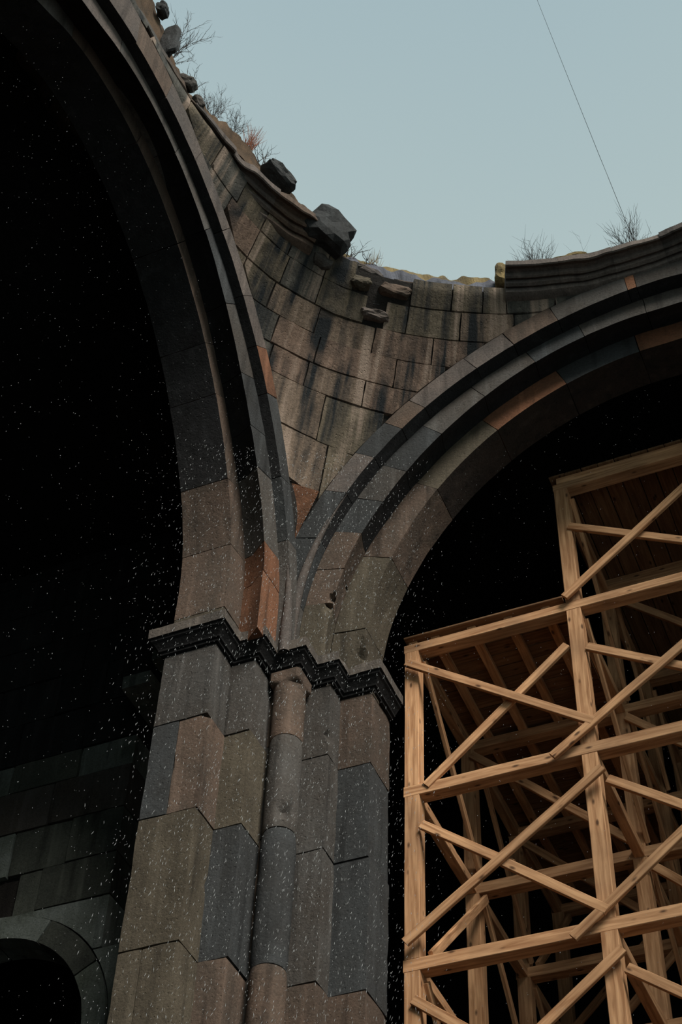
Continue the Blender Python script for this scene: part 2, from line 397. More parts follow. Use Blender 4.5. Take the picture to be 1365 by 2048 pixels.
DENT = {('d', 0): [((-3.65, 7.80, 7.38), 0.05, 0.05)], ('c', 1): [], ('b', 2): [((-4.05, 7.37, 6.35), .04, .03)],
        ('a', 1): [((-4.25, 7.10, 7.20), 0.04, 0.03)], ('a', 2): [((-4.25, 7.33, 6.0), 0.05, 0.05)], ('e', 2): [((-3.42, 7.98, 5.6), .05, .03)]}
for nm, x0, x1, ya, yb in steps:
    for ci in range(len(COURSE) - 1):
        zt, zb = COURSE[ci], COURSE[ci + 1]
        if nm == 'c': zt, zb = zt + (0.06 if ci else 0), zb + 0.06
        g = 0.002
        parts = [(x0, x1, toneP[nm][ci])]
        if nm == 'a' and ci == 1: parts = [(x0, -4.47, 'dark'), (-4.47, x1, 'brown')]
        if nm == 'a' and ci == 3: parts = [(x0, -4.50, 'olive'), (-4.50, x1, 'olive')]
        if nm == 'a' and ci == 0: parts = [(x0, x1, 'grey')]
        for (a, b_, tone) in parts:
            near = ci < 4
            jit = random.uniform(-0.006, 0.006)
            n3 = (8, 5, 14) if near else (2, 2, 3)
            v, f = block(box_P(a + g, b_ - g + jit, ya + g + jit, yb + g, zb + g, zt - g), *n3, disp=0.007, bevel=0.006 if near else 0.01,
                         dents=DENT.get((nm, ci), ()), seed=ci * 3.1 + ord(nm))
            pmesh('stone', v, f, ST[tone], pier, smooth=True)
# dark bed behind the joints
for nm, x0, x1, ya, yb in steps:
    pass
v, f = simple_box(XL + .03, -4.28, 7.13, 7.5, F_Z, 7.86); pmesh('mortar_bed', v, f, M_MORTAR, pier)
v, f = simple_box(XL + .03, -4.08, 7.39, 7.8, F_Z, 7.86); pmesh('mortar_bed', v, f, M_MORTAR, pier)
v, f = simple_box(XL + .03, -3.43, 8.01, 8.30, F_Z, 7.86); pmesh('mortar_bed', v, f, M_MORTAR, pier)
# engaged column
cc = (-3.915, 7.655); CR_ = 0.118
colj = [7.74, 7.26, 6.46, 5.43, 4.5, 3.5, 2.5, 1.4, 0.2, -1.6]
colt = ['brown', 'grey', 'dark', 'brown', 'grey', 'brown', 'grey', 'brown', 'grey']
for i in range(len(colj) - 1):
    zt, zb = colj[i] - .003, colj[i + 1] + .003
    V_, F_ = [], []; nseg = 28; nr = 16 if i < 4 else 3
    for k in range(nr + 1):
        z = zb + (zt - zb) * k / nr
        for s in range(nseg):
            a = 2 * pi * s / nseg
            r = CR_ - (0.006 if k in (0, nr) else 0)
            p = Vector((cc[0] + r * cos(a), cc[1] + r * sin(a), z))
            rr = r + nz(p, 6, i * 3) * 0.006
            if i == 1:   # broken socket near the foot of the second drum
                e = (p - Vector((-3.84, 7.56, 6.60))).length
                if e < 0.07: rr -= 0.06 * (1 - (e / .07) ** 2)
            V_.append((cc[0] + rr * cos(a), cc[1] + rr * sin(a), z))
    for k in range(nr):
        for s in range(nseg):
            s2 = (s + 1) % nseg
            F_.append((k * nseg + s, k * nseg + s2, (k + 1) * nseg + s2, (k + 1) * nseg + s))
    F_.append(tuple(range(nseg - 1, -1, -1))); F_.append(tuple(nr * nseg + s for s in range(nseg)))
    pmesh('column_drum', V_, F_, ST[colt[i]], pier, smooth=True)
# little block capital: a square stone above the shaft, its lower corners hollowed to small spandrels
V_, F_ = [], []
n = 32
for k, (z, w) in enumerate(((7.70, 0.0), (7.75, 0.0), (7.757, .5), (7.775, .95), (7.78, 1.0), (7.86, 1.0))):
    for s in range(n):
        a = 2 * pi * s / n + pi / n
        sq = 0.122 / max(abs(cos(a)), abs(sin(a)))
        r = CR_ * (1 - w) + sq * w
        V_.append((cc[0] + r * cos(a), cc[1] + r * sin(a), z))
for k in range(5):
    for s in range(n):
        s2 = (s + 1) % n; F_.append((k * n + s, k * n + s2, (k + 1) * n + s2, (k + 1) * n + s))
F_.append(tuple(range(n - 1, -1, -1))); F_.append(tuple(5 * n + s for s in range(n)))
pmesh('capital', V_, F_, ST['brown'], pier, smooth=True)

# impost cornice: moulded profile swept round the steps of the pier
corn = thing('impost_cornice', 'dark moulded zigzag cornice crowning the pier beneath the arch springings', 'cornice', (-4.0, 7.7, 7.86))
PR = [(0.0, 7.86), (0.018, 7.865), (0.02, 7.885), (0.035, 7.89), (0.038, 7.905), (0.05, 7.925), (0.066, 7.95), (0.082, 7.965), (0.086, 7.985), (0.10, 7.99), (0.10, 8.075), (0.088, 8.09), (-0.05, 8.10)]
path = [(XL, 9.2), (XL, 7.10), (-4.25, 7.10), (-4.25, 7.36), (-4.05, 7.36), (-4.05, 7.57), (-3.82, 7.57), (-3.82, 7.79), (-3.65, 7.79), (-3.65, 7.98), (-3.40, 7.98), (-3.40, 8.33)]
def sweep_piece(pts, outs, seed):
    """pts: path vertices; outs: outward direction (dx,dy) at each vertex"""
    V_, F_, Mi = [], [], []
    npf = len(PR)
    rows = []
    for i in range(len(pts) - 1):
        m = 8
        for k in range(m + (1 if i == len(pts) - 2 else 0)):
            t = k / m
            p = (pts[i][0] * (1 - t) + pts[i + 1][0] * t, pts[i][1] * (1 - t) + pts[i + 1][1] * t)
            o = (outs[i][0] * (1 - t) + outs[i + 1][0] * t, outs[i][1] * (1 - t) + outs[i + 1][1] * t)
            rows.append((p, o))
    for (p, o) in rows:
        for j, (d, z) in enumerate(PR):
            q = Vector((p[0] + o[0] * d, p[1] + o[1] * d, z))
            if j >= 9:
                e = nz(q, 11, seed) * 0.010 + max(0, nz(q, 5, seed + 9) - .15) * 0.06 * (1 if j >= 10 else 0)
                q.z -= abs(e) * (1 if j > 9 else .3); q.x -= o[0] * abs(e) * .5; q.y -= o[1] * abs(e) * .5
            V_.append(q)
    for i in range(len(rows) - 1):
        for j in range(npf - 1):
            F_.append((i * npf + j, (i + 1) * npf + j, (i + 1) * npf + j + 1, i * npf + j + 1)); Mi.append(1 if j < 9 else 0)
    return V_, F_, Mi
outs = [(-1, 0), (-1, -1)] + [(1, -1)] * 9 + [(1, -1)]
outs[-1] = (1, 0)
seg = [(0, 2), (2, 4), (4, 6), (6, 8), (8, 10), (10, 11)]
for (a, b_) in seg:
    V_, F_, Mi = sweep_piece(path[a:b_ + 1], outs[a:b_ + 1], a * 2.3)
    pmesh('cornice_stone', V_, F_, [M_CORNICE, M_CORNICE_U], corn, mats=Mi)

# ------------------------------------------------------------------ arches
def voussoir(arch, ik, ok, pl0, pl1, th0, th1, tone, fine, seed, dents=()):
    """pl0 back plane, pl1 front plane; th0..th1 along the arch"""
    isE = ik[0] == 'E'
    clampv = 7.59 if isE else None
    g = 0.035
    rnd = random.Random(seed * 7 + 1)
    jit = rnd.uniform(-0.003, 0.003)
    dj = rnd.uniform(-.5, .5)
    def P(u, v, w):
        th = (th0 + g) + (th1 - th0 - 2 * g) * u
        # the second order's underside splays out towards its back
        w1 = 0.67 if isE else 0.6
        SP = 0.165 if isE else 0.085
        ai = SP * min(1, (1 - w) / (1 - w1)) if ik[1] == '2' else 0.0
        a = prof_pt(ik, th, ai); b_ = prof_pt(ok, th, SP - .013 if ok[1] == '2' else -0.004)
        if isE:
            if 0 < b_[0] and b_[0] > clampv: b_ = (clampv, b_[1])
        s = a[0] + (b_[0] - a[0]) * v; z = a[1] + (b_[1] - a[1]) * v
        z += 0.0
        pl = pl0 + (pl1 - pl0) * w
        if isE: return Vector((pl + (jit if w > .99 else 0), s, z))
        return Vector((s, pl - (jit if w > .99 else 0), z))
    L_ = (th1 - th0) * (0.05 if th0 < 0 else 0.05)
    nu = max(3, int(L_ / (0.045 if fine else 0.12)))
    if dents: nu *= 2
    v, f = block(P, nu, (10 if dents else 5) if fine else 3, (8 if dents else 4) if fine else 2, disp=0.004, bevel=0.0028, dents=dents, seed=seed, fr=6)
    # shade painted into the undersides of upper stones, from joints where the stone darkens
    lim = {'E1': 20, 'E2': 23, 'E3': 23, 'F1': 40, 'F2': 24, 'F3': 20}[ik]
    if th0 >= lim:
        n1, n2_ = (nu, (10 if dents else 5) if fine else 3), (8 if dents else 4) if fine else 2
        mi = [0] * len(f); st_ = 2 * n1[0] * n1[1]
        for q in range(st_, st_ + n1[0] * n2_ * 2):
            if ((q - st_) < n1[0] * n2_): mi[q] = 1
        return pmesh('voussoir', v, f, [ST[tone], SOFFIT_SHADE_B if ik == 'F1' else SOFFIT_SHADE], arch, smooth=True, mats=mi)
    return pmesh('voussoir', v, f, ST[tone], arch, smooth=True)

def build_arch(arch, orders, fine_lim):
    sd = 1
    for (ik, ok, back, front, joints, tones) in orders:
        J = [foot_th(ik)] + joints
        while J[-1] < 175: J.append(J[-1] + 13.5)
        J[-1] = 180
        J.append(180 - foot_th(ik))
        for i in range(len(J) - 1):
            tone = tones[i] if i < len(tones) else random.choice(['grey', 'brown', 'olive', 'grey', 'dark'])
            dn = DV.get((ik, i), ())
            voussoir(arch, ik, ok, back, front, J[i], J[i + 1], tone, J[i] < fine_lim, sd, dn); sd += 1
DV = {('F1', 0): [((-3.44, 7.97, 8.30), 0.09, 0.2), ((-3.45, 7.97, 8.40), 0.06, 0.15)], ('F2', 1): [((-3.62, 7.72, 8.70), 0.07, 0.13), ((-3.57, 7.73, 8.74), .05, .1)], ('F2', 0): [((-3.63, 7.73, 8.62), 0.09, 0.10)]}
larch = thing('stone_arch', 'left arch of three stepped orders, soaring out of the top left corner', 'arch', (-4.2, 4.35, FOOT), group='stepped arches of the crossing')
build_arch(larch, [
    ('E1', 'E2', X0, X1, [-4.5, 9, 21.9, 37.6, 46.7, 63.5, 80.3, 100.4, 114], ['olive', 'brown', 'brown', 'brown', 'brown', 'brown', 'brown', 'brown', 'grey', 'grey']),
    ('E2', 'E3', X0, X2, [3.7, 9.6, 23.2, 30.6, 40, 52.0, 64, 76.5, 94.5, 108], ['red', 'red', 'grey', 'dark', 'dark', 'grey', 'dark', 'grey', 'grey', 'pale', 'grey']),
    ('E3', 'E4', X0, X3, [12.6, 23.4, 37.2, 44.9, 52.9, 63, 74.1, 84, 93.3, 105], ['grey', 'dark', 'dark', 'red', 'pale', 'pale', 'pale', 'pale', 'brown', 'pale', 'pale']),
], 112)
rarch = thing('stone_arch', 'right arch of three stepped orders, framing the timber scaffold', 'arch', (-0.8, 7.8, FOOT), group='stepped arches of the crossing')
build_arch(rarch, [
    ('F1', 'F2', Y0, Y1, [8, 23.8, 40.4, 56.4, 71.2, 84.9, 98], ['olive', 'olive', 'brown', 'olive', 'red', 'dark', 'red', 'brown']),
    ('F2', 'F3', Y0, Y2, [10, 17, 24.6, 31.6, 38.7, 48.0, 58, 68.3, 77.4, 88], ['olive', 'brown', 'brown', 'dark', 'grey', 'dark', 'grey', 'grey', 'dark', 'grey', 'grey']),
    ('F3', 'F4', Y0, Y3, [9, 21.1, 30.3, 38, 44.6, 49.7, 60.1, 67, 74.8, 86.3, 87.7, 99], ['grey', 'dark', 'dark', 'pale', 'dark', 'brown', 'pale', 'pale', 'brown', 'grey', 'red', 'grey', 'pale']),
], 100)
# slim roll along the lower arrises of the outer orders, where they meet over the pier
def roll(arch, k, plane, th0, th1, rad, tone):
    isE = k[0] == 'E'; V_, F_ = [], []; n = 40; m = 10
    for i in range(n + 1):
        th = th0 + (th1 - th0) * i / n
        s, z = prof_pt(k, th)
        rr = rad * min(1, max(0.15, (th1 - th) / (th1 - th0) * 1.3))
        for j in range(m):
            a = 2 * pi * j / m
            if isE: V_.append((plane - rad * .4 + rr * cos(a), s + rad * .3 + rr * sin(a), z))
            else: V_.append((s - rad * .3 + rr * cos(a), plane + rad * .4 + rr * sin(a), z))
    for i in range(n):
        for j in range(m):
            j2 = (j + 1) % m
            F_.append((i * m + j, i * m + j2, (i + 1) * m + j2, (i + 1) * m + j))
    pmesh('roll_moulding', V_, F_, ST[tone], arch, smooth=True)
roll(larch, 'E3', X3, foot_th('E3'), 14, 0.045, 'pale')
roll(rarch, 'F3', Y3, foot_th('F3'), 40, 0.045, 'pale')

# ------------------------------------------------------------------ pendentives
def curve_s(k, z):
    c = CL if k[0] == 'E' else CR
    lo, hi = 0.0, 88.0
    if z <= c[1]: return prof_pt(k, 0)[0]
    if z >= prof_pt(k, hi)[1]:
        return c[0]
    for _ in range(24):
        m = (lo + hi) / 2
        if prof_pt(k, m)[1] < z: lo = m
        else: hi = m
    return prof_pt(k, lo)[0]
def seams(z):
    ye, xf = curve_s('E4', z), curve_s('F4', z)
    pe = atan2(ye - CY, X3 - CX) % (2 * pi); pf = atan2(Y3 - CY, xf - CX)
    return pe, hypot(ye - CY, X3 - CX), pf, hypot(Y3 - CY, xf - CX)
def dzf(phi):   # the ring rises towards the crown of the left arch
    d = degrees(phi)
    T = [(0, 0), (135, 0), (145, .06), (150, .12), (155, .19), (164, .32), (170, .36), (180, .40), (190, .36), (205, .2), (360, 0)]
    for (a, b_), (c, e) in zip(T, T[1:]):
        if d <= c: return b_ + (e - b_) * (d - a) / (c - a)
    return 0
def pend_pt(phi, z, out=0.0):
    pe, re, pf, rf = seams(min(z, 11.95))
    t = (phi - pf) / (pe - pf) if pe - pf > 1e-3 else 0.5
    t = min(max(t, 0), 1)
    r = rf + (re - rf) * t + out
    return Vector((CX + r * cos(phi), CY + r * sin(phi), z))
def zc(z, phi): return z + dzf(phi) * min(1, max(0, (z - 10.0) / 1.3))
ZC = [9.28, 9.76, 10.20, 10.58, 10.78, 10.99, 11.18, 11.37, 11.58]
BR = [
    [(88, 182, 'red')],
    [(88, 132, 'olive'), (132, 182, 'tan')],
    [(88, 126, 'olive'), (126, 133.5, 'olive'), (133.5, 182, 'tan')],
    [(88, 121, 'grey'), (121, 129, 'brown'), (129, 136.5, 'tan'), (136.5, 141.5, 'brown'), (141.5, 182, 'grey')],
    [(88, 113, 'grey'), (113, 119, 'olive'), (119, 125.5, 'brown'), (125.5, 136, 'brown'), (136, 142, 'brown'), (142, 150, 'grey'), (150, 182, 'olive')],
    [(88, 107, 'grey'), (107, 114, 'grey'), (114, 121, 'brown'), (121, 129, 'brown'), (129, 137, 'tan'), (137, 144, 'tan'), (144, 149, 'olive'), (149, 182, 'olive')],
    [(88, 103, 'grey'), (103, 110, 'grey'), (110, 117.5, 'tan'), (117.5, 125, 'olive'), (125, 128.2, 'olive'), (131, 138, 'olive'), (138, 143.5, 'grey'), (143.5, 149, 'olive'), (149, 155, 'brown'), (155, 182, 'grey')],
    [(88, 96, 'grey'), (96, 104, 'grey'), (104, 111, 'grey'), (111, 114.5, 'olive'), (114.5, 119, 'olive'), (119, 125, 'olive'), (133.5, 138, 'olive'), (138, 144, 'grey'), (144, 149, 'olive'), (149, 154, 'olive'), (154, 160, 'grey'), (160, 168, 'olive'), (168, 182, 'grey')],
]
REDV = ST['red']
def build_pendentive(P_, mirror, fine):
    for ci in range(len(BR)):
        for (a, b_, tone) in BR[ci]:
            if tone == 'red': continue
            a_, b2 = radians(a), radians(b_)
            za, zb = ZC[ci], ZC[ci + 1]
            nz_ = 8 if fine else 3
            wid = [max(0, min(b2, seams(zc(za + (zb - za) * t / 10, (a_ + b2) / 2))[0]) - max(a_, seams(zc(za + (zb - za) * t / 10, (a_ + b2) / 2))[2])) for t in range(11)]
            if max(wid) < 0.02: continue
            nu = max(3, min(14, int(max(wid) * 3.6 / 0.06))) if fine else 3
            rnd = random.Random(ci * 100 + int(a)); jo = rnd.uniform(-0.012, 0.004)
            gp = 0.0011; gz = 0.003
            tilt = rnd.uniform(-.006, .006)
            def P(u, v, w):
                zr = za + (zb - za) * v
                pm = (max(a_, radians(90)) + min(b2, radians(180))) / 2
                z0_ = zc(zr, pm)
                pe, _, pf, _ = seams(z0_)
                lo, hi = max(a_ + gp, pf), min(b2 - gp, pe)
                if hi < lo:
                    m = min(max((lo + hi) / 2, a_), b2) if (pe > pf) else (pe + pf) / 2
                    m = lo if a_ + gp >= pe else (hi if b2 - gp <= pf else (lo + hi) / 2)
                    lo = hi = m
                ph = lo + (hi - lo) * u
                zq = zc(za + gz + (zb - za - 2 * gz) * v, ph)
                p = pend_pt(ph, zq, 0.16 * (1 - w) + (jo + tilt * (u - .5) if w > .99 else 0) * -1)
                if mirror == 'y': p.y = 2 * CY - p.y
                if mirror == 'x': p.x = 2 * CX - p.x
                return p
            v, f = block(P, nu, nz_, 1, disp=0.007, bevel=0.004, seed=ci * 5 + a, fr=9)
            pmesh('stone', v, f, VT[tone], P_, smooth=True)
pend = thing('pendentive', 'curved pendentive of stained coursed stone between the two arches', 'pendentive', (-3.7, 7.4, 9.2), group='pendentives round the lost dome')
build_pendentive(pend, None, True)
# the small red springer stone at its foot
def PredF(u, v, w):
    z = 9.22 + (9.755 - 9.22) * v
    h = 0.02 + 0.13 * v ** 1.0
    pm = radians(134.1); pe, re, pf, rf = seams(9.76)
    lo = pm + (max(pf, radians(132.2)) - pm) * v; hi = pm + (min(pe, radians(135.9)) - pm) * v
    ph = lo + (hi - lo) * u
    r = 4.66 + (4.345 - 4.66) * v + 0.12 * (1 - w)
    return Vector((CX + r * cos(ph), CY + r * sin(ph), z))
v, f = block(PredF, 5, 8, 1, disp=0.004, bevel=0.004, seed=2)
pmesh('stone', v, f, REDV, pend, smooth=True)
pend_s = thing('pendentive', 'pendentive beyond the left arch crown, cut off by the upper left edge of the picture', 'pendentive', (-3.7, 1.2, 9.2), group='pendentives round the lost dome')
build_pendentive(pend_s, 'y', False)
pend_e = thing('pendentive', 'pendentive east of the right arch crown, past the right edge of the picture', 'pendentive', (2.1, 7.4, 9.2), group='pendentives round the lost dome')
build_pendentive(pend_e, 'x', False)

# mortar backing behind the pendentive joints
def backing(par, mirror):
    V_, F_ = [], []; nu, nv = 40, 30
    for j in range(nv + 1):
        z = 9.3 + (11.55 - 9.3) * j / nv
        pe, re, pf, rf = seams(z)
        for i in range(nu + 1):
            ph = pf + (pe - pf) * i / nu
            p = pend_pt(ph, zc(z, ph), 0.035)
            if mirror == 'y': p.y = 2 * CY - p.y
            if mirror == 'x': p.x = 2 * CX - p.x
            V_.append(p)
    for j in range(nv):
        for i in range(nu):
            a = j * (nu + 1) + i; F_.append((a, a + 1, a + nu + 2, a + nu + 1))
    pmesh('mortar_bed', V_, F_, M_MORTAR, par)
for p_, m_ in ((pend, None), (pend_s, 'y'), (pend_e, 'x')): backing(p_, m_)

# ------------------------------------------------------------------ ring cornice (two surviving lengths)
RING = [(3.50, 11.68), (3.10, 11.665), (3.098, 11.60), (3.11, 11.592), (3.15, 11.615), (3.183, 11.607), (3.188, 11.565), (3.205, 11.555), (3.232, 11.572), (3.238, 11.53), (3.262, 11.515), (3.285, 11.53), (3.29, 11.475), (3.33, 11.45), (3.50, 11.44)]
def ring_piece(par, a, b_, tone, seed, rough=0.004, name='cornice_stone', drop=0.0):
    V_, F_ = [], []; n = max(4, int((b_ - a) * 2)); m = len(RING)
    for i in range(n + 1):
        ph = radians(a + .01 + (b_ - a - .02) * i / n)
        for (r, z) in RING:
            q = Vector((r * cos(ph), r * sin(ph), z))
            d = nz(q, 8, seed) * rough + min(0, nz(q, 3.5, seed + 4) + .22) * rough * 9
            r2 = r - d * (1 if r < 3.4 else 0) 
            V_.append((CX + r2 * cos(ph), CY + r2 * sin(ph), z + dzf(ph) + d * .6 - drop))
    for i in range(n):
        for j in range(m):
            j2 = (j + 1) % m
            F_.append((i * m + j, i * m + j2, (i + 1) * m + j2, (i + 1) * m + j))
    F_.append(tuple(range(m))); F_.append(tuple(n * m + j for j in range(m - 1, -1, -1)))
    pmesh(name, V_, F_, ST[tone], par, smooth=True)
rc = thing('ring_cornice', 'surviving moulded length of the dome ring, curving over the right arch', 'cornice', (-0.8, 7.4, 11.45), group='surviving lengths of the dome ring')
for a, b_, t in ((40, 52, 'pale'), (52, 64, 'pale'), (64, 76, 'grey'), (76, 87, 'pale'), (87, 94.6, 'pale'), (94.6, 103, 'pale'), (103, 111.2, 'pale')):
    ring_piece(rc, a, b_, t, a)
lc = thing('ring_cornice', 'worn moulded length of the dome ring, running down beside the left arch', 'cornice', (-3.7, 5.8, 11.5), group='surviving lengths of the dome ring')
for a, b_, t in ((141, 149, 'brown'), (149, 158, 'pale'), (158, 167, 'pale'), (167, 175, 'brown'), (175, 186, 'grey'), (186, 198, 'grey')):
    ring_piece(lc, a, b_, t, a, rough=0.009)

# ------------------------------------------------------------------ rubble core of the lost drum, grassy on top
TOP = [(40, 11.95), (100, 11.95), (111, 12.06), (118, 12.06), (127, 12.05), (132, 12.05), (140, 12.04), (144, 12.08), (150, 12.28), (155.5, 12.5), (161, 12.40), (165, 12.45), (170.6, 12.62), (175, 12.95), (180, 13.1), (190, 13.2), (215, 12.6)]
def ztop(d):
    for (a, b_), (c, e) in zip(TOP, TOP[1:]):
        if d <= c: return b_ + (e - b_) * (d - a) / (c - a)
    return TOP[-1][1]
V_, F_, Mi = [], [], []
NPH = 520
for i in range(NPH + 1):
    d = 40 + (215 - 40) * i / NPH; ph = radians(d)
    zt = ztop(d); left = min(1, max(0, (d - 139) / 4)); mid = 1 - left if d > 111 else 0
    zb = 11.38 * (1 - left) + (11.70 + dzf(ph)) * left
    rin = 3.44 - 0.22 * left
    rows = [(rin + .05, zb), (rin, zb + .2 * (zt - zb)), (rin + .02 + .0 * mid, zb + .5 * (zt - zb)), (rin + .03 + .03 * mid, zb + .82 * (zt - zb)), (rin + .05 + .04 * mid, zt - .02), (rin + .1 + .08 * mid, zt), (3.7, zt + .02), (4.0, zt), (4.14, zt - .1), (4.14, 11.4 + dzf(ph))]
    if d > 148: rows[0] = (rin + .25, zb)
    for j, (r, z) in enumerate(rows):
        q = Vector((r * cos(ph), r * sin(ph), z))
        rough = 1.7 if j >= 3 else 1.0
        e = nz(q, 2.3, 5) * 0.04 + nz(q, 9, 8) * 0.03 * rough + (0.09 if (127 < d < 138.5 and j < 2) else 0)
        if j in (3, 4, 5, 6, 7): z += nz(q, 3, 2) * 0.05 + nz(q, 11, 1) * 0.04 + nz(q, 26, 1) * .02
        V_.append((CX + (r + e) * cos(ph), CY + (r + e) * sin(ph), z))
m = len(rows)
for i in range(NPH):
    d = 40 + (215 - 40) * i / NPH
    for j in range(m - 1):
        F_.append((i * m + j, i * m + j + 1, (i + 1) * m + j + 1, (i + 1) * m + j))
        if d > 139: mi = 2
        elif 111 < d: mi = 1 if j < 3 else 0
        else: mi = 0
        Mi.append(mi)
core = mesh('drum_rubble', V_, F_, [M_LICHEN, M_BLUE, M_SOIL], mats=Mi)
ORG[core.name] = Vector(core.location)
tag(core, 'broken drum wall above the pendentives, lichen yellow along its top', 'wall')

def rock(name, size, loc, rot, mat, seed, parent=None, label=None, group=None, cut=0.3):
    bm = bmesh.new(); bmesh.ops.create_icosphere(bm, subdivisions=3, radius=1)
    for v_ in bm.verts:
        c = v_.co.copy()
        # squarish, with flat facets
        k = max(abs(c.x), abs(c.y), abs(c.z)); c = c.lerp(c / k * .82, 0.72)
        c += c.normalized() * (noise.noise(c * 1.5 + Vector((seed, 0, 0))) * 0.26 + noise.noise(c * 4 + Vector((0, seed, 0))) * 0.10)
        v_.co = Vector((c.x * size[0] / 2, c.y * size[1] / 2, c.z * size[2] / 2))
    me = bpy.data.meshes.new(name); bm.to_mesh(me); bm.free()
    R = Matrix.Rotation(rot[2], 3, 'Z') @ Matrix.Rotation(rot[1], 3, 'Y') @ Matrix.Rotation(rot[0], 3, 'X')
    for v_ in me.vertices: v_.co = R @ v_.co
    me.materials.append(mat)
    o = bpy.data.objects.new(name, me); COL.objects.link(o)
    L_ = Vector((loc[0], loc[1], loc[2] + EYE))
    if parent is not None: o.parent = parent; o.location = L_ - ORG[parent.name]
    else: o.location = L_
    if label: tag(o, label, 'stone', group or 'broken blocks on the rim')
    return o
def pol(r, d, z): return (CX + r * cos(radians(d)), CY + r * sin(radians(d)), z)
rock('broken_block', (0.52, 0.38, 0.40), pol(3.24, 139.5, 11.73), (0.25, 0.3, radians(50)), ST['dark'], 3, label='big dark broken block leaning out over the gap in the ring')
rock('broken_block', (0.36, 0.24, 0.15), pol(3.14, 149.4, 12.0), (0.2, 0.35, radians(62)), ST['dark'], 7, label='dark flat slab jutting from the left rim under the shrubs')
rock('broken_block', (0.10, 0.19, 0.44), pol(3.15, 174.2, 12.44), (0.05, -0.1, radians(85)), ST['dark'], 9, label='upright dark slab at the top of the left rim')
rock('broken_block', (0.11, 0.16, 0.12), pol(3.2, 176.6, 12.84), (0.4, 0.1, 0.3), ST['dark'], 12, label='small dark lump above the upright slab, top left rim')
rock('broken_block', (0.2, 0.16, 0.14), pol(3.13, 169.6, 12.10), (0.3, 0.5, 0.3), ST['grey'], 15, label='grey lump below the bare bush on the left rim')
rock('broken_block', (0.13, 0.11, 0.10), pol(3.12, 166.6, 12.02), (0.3, 0.5, 1.3), ST['grey'], 19, label='small grey stone between the two bare bushes on the left rim')
rock('broken_block', (0.16, 0.24, 0.26), pol(3.40, 111.3, 11.86), (0.1, 0.1, 0.3), M_LICHEN, 21, label='yellow lichened lump at the broken end of the right ring')
rock('broken_block', (0.36, 0.16, 0.12), pol(3.42, 101.0, 12.06), (0.05, 0.08, 0.1), M_LICHEN, 25, label='low yellow mound on the ring right of the bushy shrub')
# rubble of the gap
for (d, r, z, sx, sy, sz, t) in [(136.5, 3.42, 11.60, .26, .2, .16, 'brown'), (134.0, 3.44, 11.55, .22, .18, .12, 'olive'), (131.0, 3.46, 11.66, .30, .2, .09, 'pale'), (130.4, 3.47, 11.54, .26, .2, .12, 'dark'), (127.3, 3.44, 11.47, .34, .2, .13, 'brown'), (132.6, 3.42, 11.45, .20, .16, .12, 'olive'), (127.6, 3.48, 11.62, .34, .18, .06, 'dark'), (138.8, 3.40, 11.52, .2, .18, .2, 'grey'), (129.7, 3.60, 11.27, .30, .2, .10, 'pale'), (129.4, 3.58, 11.36, .32, .2, .06, 'dark'), (128.9, 3.56, 11.42, .3, .2, .05, 'brown'), (124.6, 3.5, 11.66, .4, .2, .07, 'brown'), (121, 3.48, 11.64, .3, .2, .05, 'dark'), (134.6, 3.46, 11.68, .28, .2, .06, 'grey'), (131.0, 3.52, 11.46, .22, .2, .08, 'olive')]:
    rock('rubble_stone', (sx, sy, sz), pol(r, d, z), (random.uniform(-.2, .2), random.uniform(-.25, .25), radians(d - 90)), ST[t], d, parent=core)
v, f = None, None

# ------------------------------------------------------------------ plants on the rim
def tubes(strands, mat_name, rad):
    V_, F_ = [], []
    for pts, r0 in strands:
        n = len(pts); b0 = len(V_)
        for i, p in enumerate(pts):
            d = (pts[min(i + 1, n - 1)] - pts[max(i - 1, 0)]).normalized()
            a = d.orthogonal().normalized(); c = d.cross(a)
            r = r0 * (1 - 0.75 * i / (n - 1))
            for k in range(3):
                t = 2 * pi * k / 3
                V_.append(p + a * (r * cos(t)) + c * (r * sin(t)))
        for i in range(n - 1):
            for k in range(3):
                k2 = (k + 1) % 3
                F_.append((b0 + i * 3 + k, b0 + i * 3 + k2, b0 + i * 3 + 3 + k2, b0 + i * 3 + 3 + k))
    return V_, F_
def shrub(base, lean, h, n, sub, seed, spread=0.7, r0=0.004, wig=0.25):
    rnd = random.Random(seed); S = []
    def grow(p, d, L_, r, lev):
        pts = [p]; m = 5
        for i in range(m):
            d = (d + Vector((rnd.uniform(-1, 1), rnd.uniform(-1, 1), rnd.uniform(-.6, 1))) * wig).normalized()
            p = p + d * L_ / m; pts.append(p)
            if lev > 0 and i >= 1:
                for _ in range(2 if lev > 1 else 1):
                    grow(p, (d + Vector((rnd.uniform(-1, 1), rnd.uniform(-1, 1), rnd.uniform(-.4, 1))) * 0.8).normalized(), L_ * rnd.uniform(.3, .5), r * .6, lev - 1)
        S.append((pts, r))
    for i in range(n):
        d = (Vector(lean) + Vector((rnd.uniform(-1, 1), rnd.uniform(-1, 1), rnd.uniform(-.2, .5))) * spread).normalized()
        grow(Vector(base) + Vector((rnd.uniform(-.04, .04), rnd.uniform(-.04, .04), -0.03)), d, h * rnd.uniform(.7, 1.1), r0, sub)
    return tubes(S, None, None)
def plant(name, cat, label, d, r, z, lean, h, n, sub, seed, mat, **kw):
    V_, F_ = shrub(pol(r, d, z), lean, h, n, sub, seed, **kw)
    o = mesh(name, V_, F_, mat); tag(o, label, cat, {'shrub': 'dry shrubs on the rim', 'grass': 'grass tufts on the rim'}.get(cat, 'thin weeds on the rim')); return o
def inw(d, k=.5): return (-cos(radians(d)) * k, -sin(radians(d)) * k, 1)
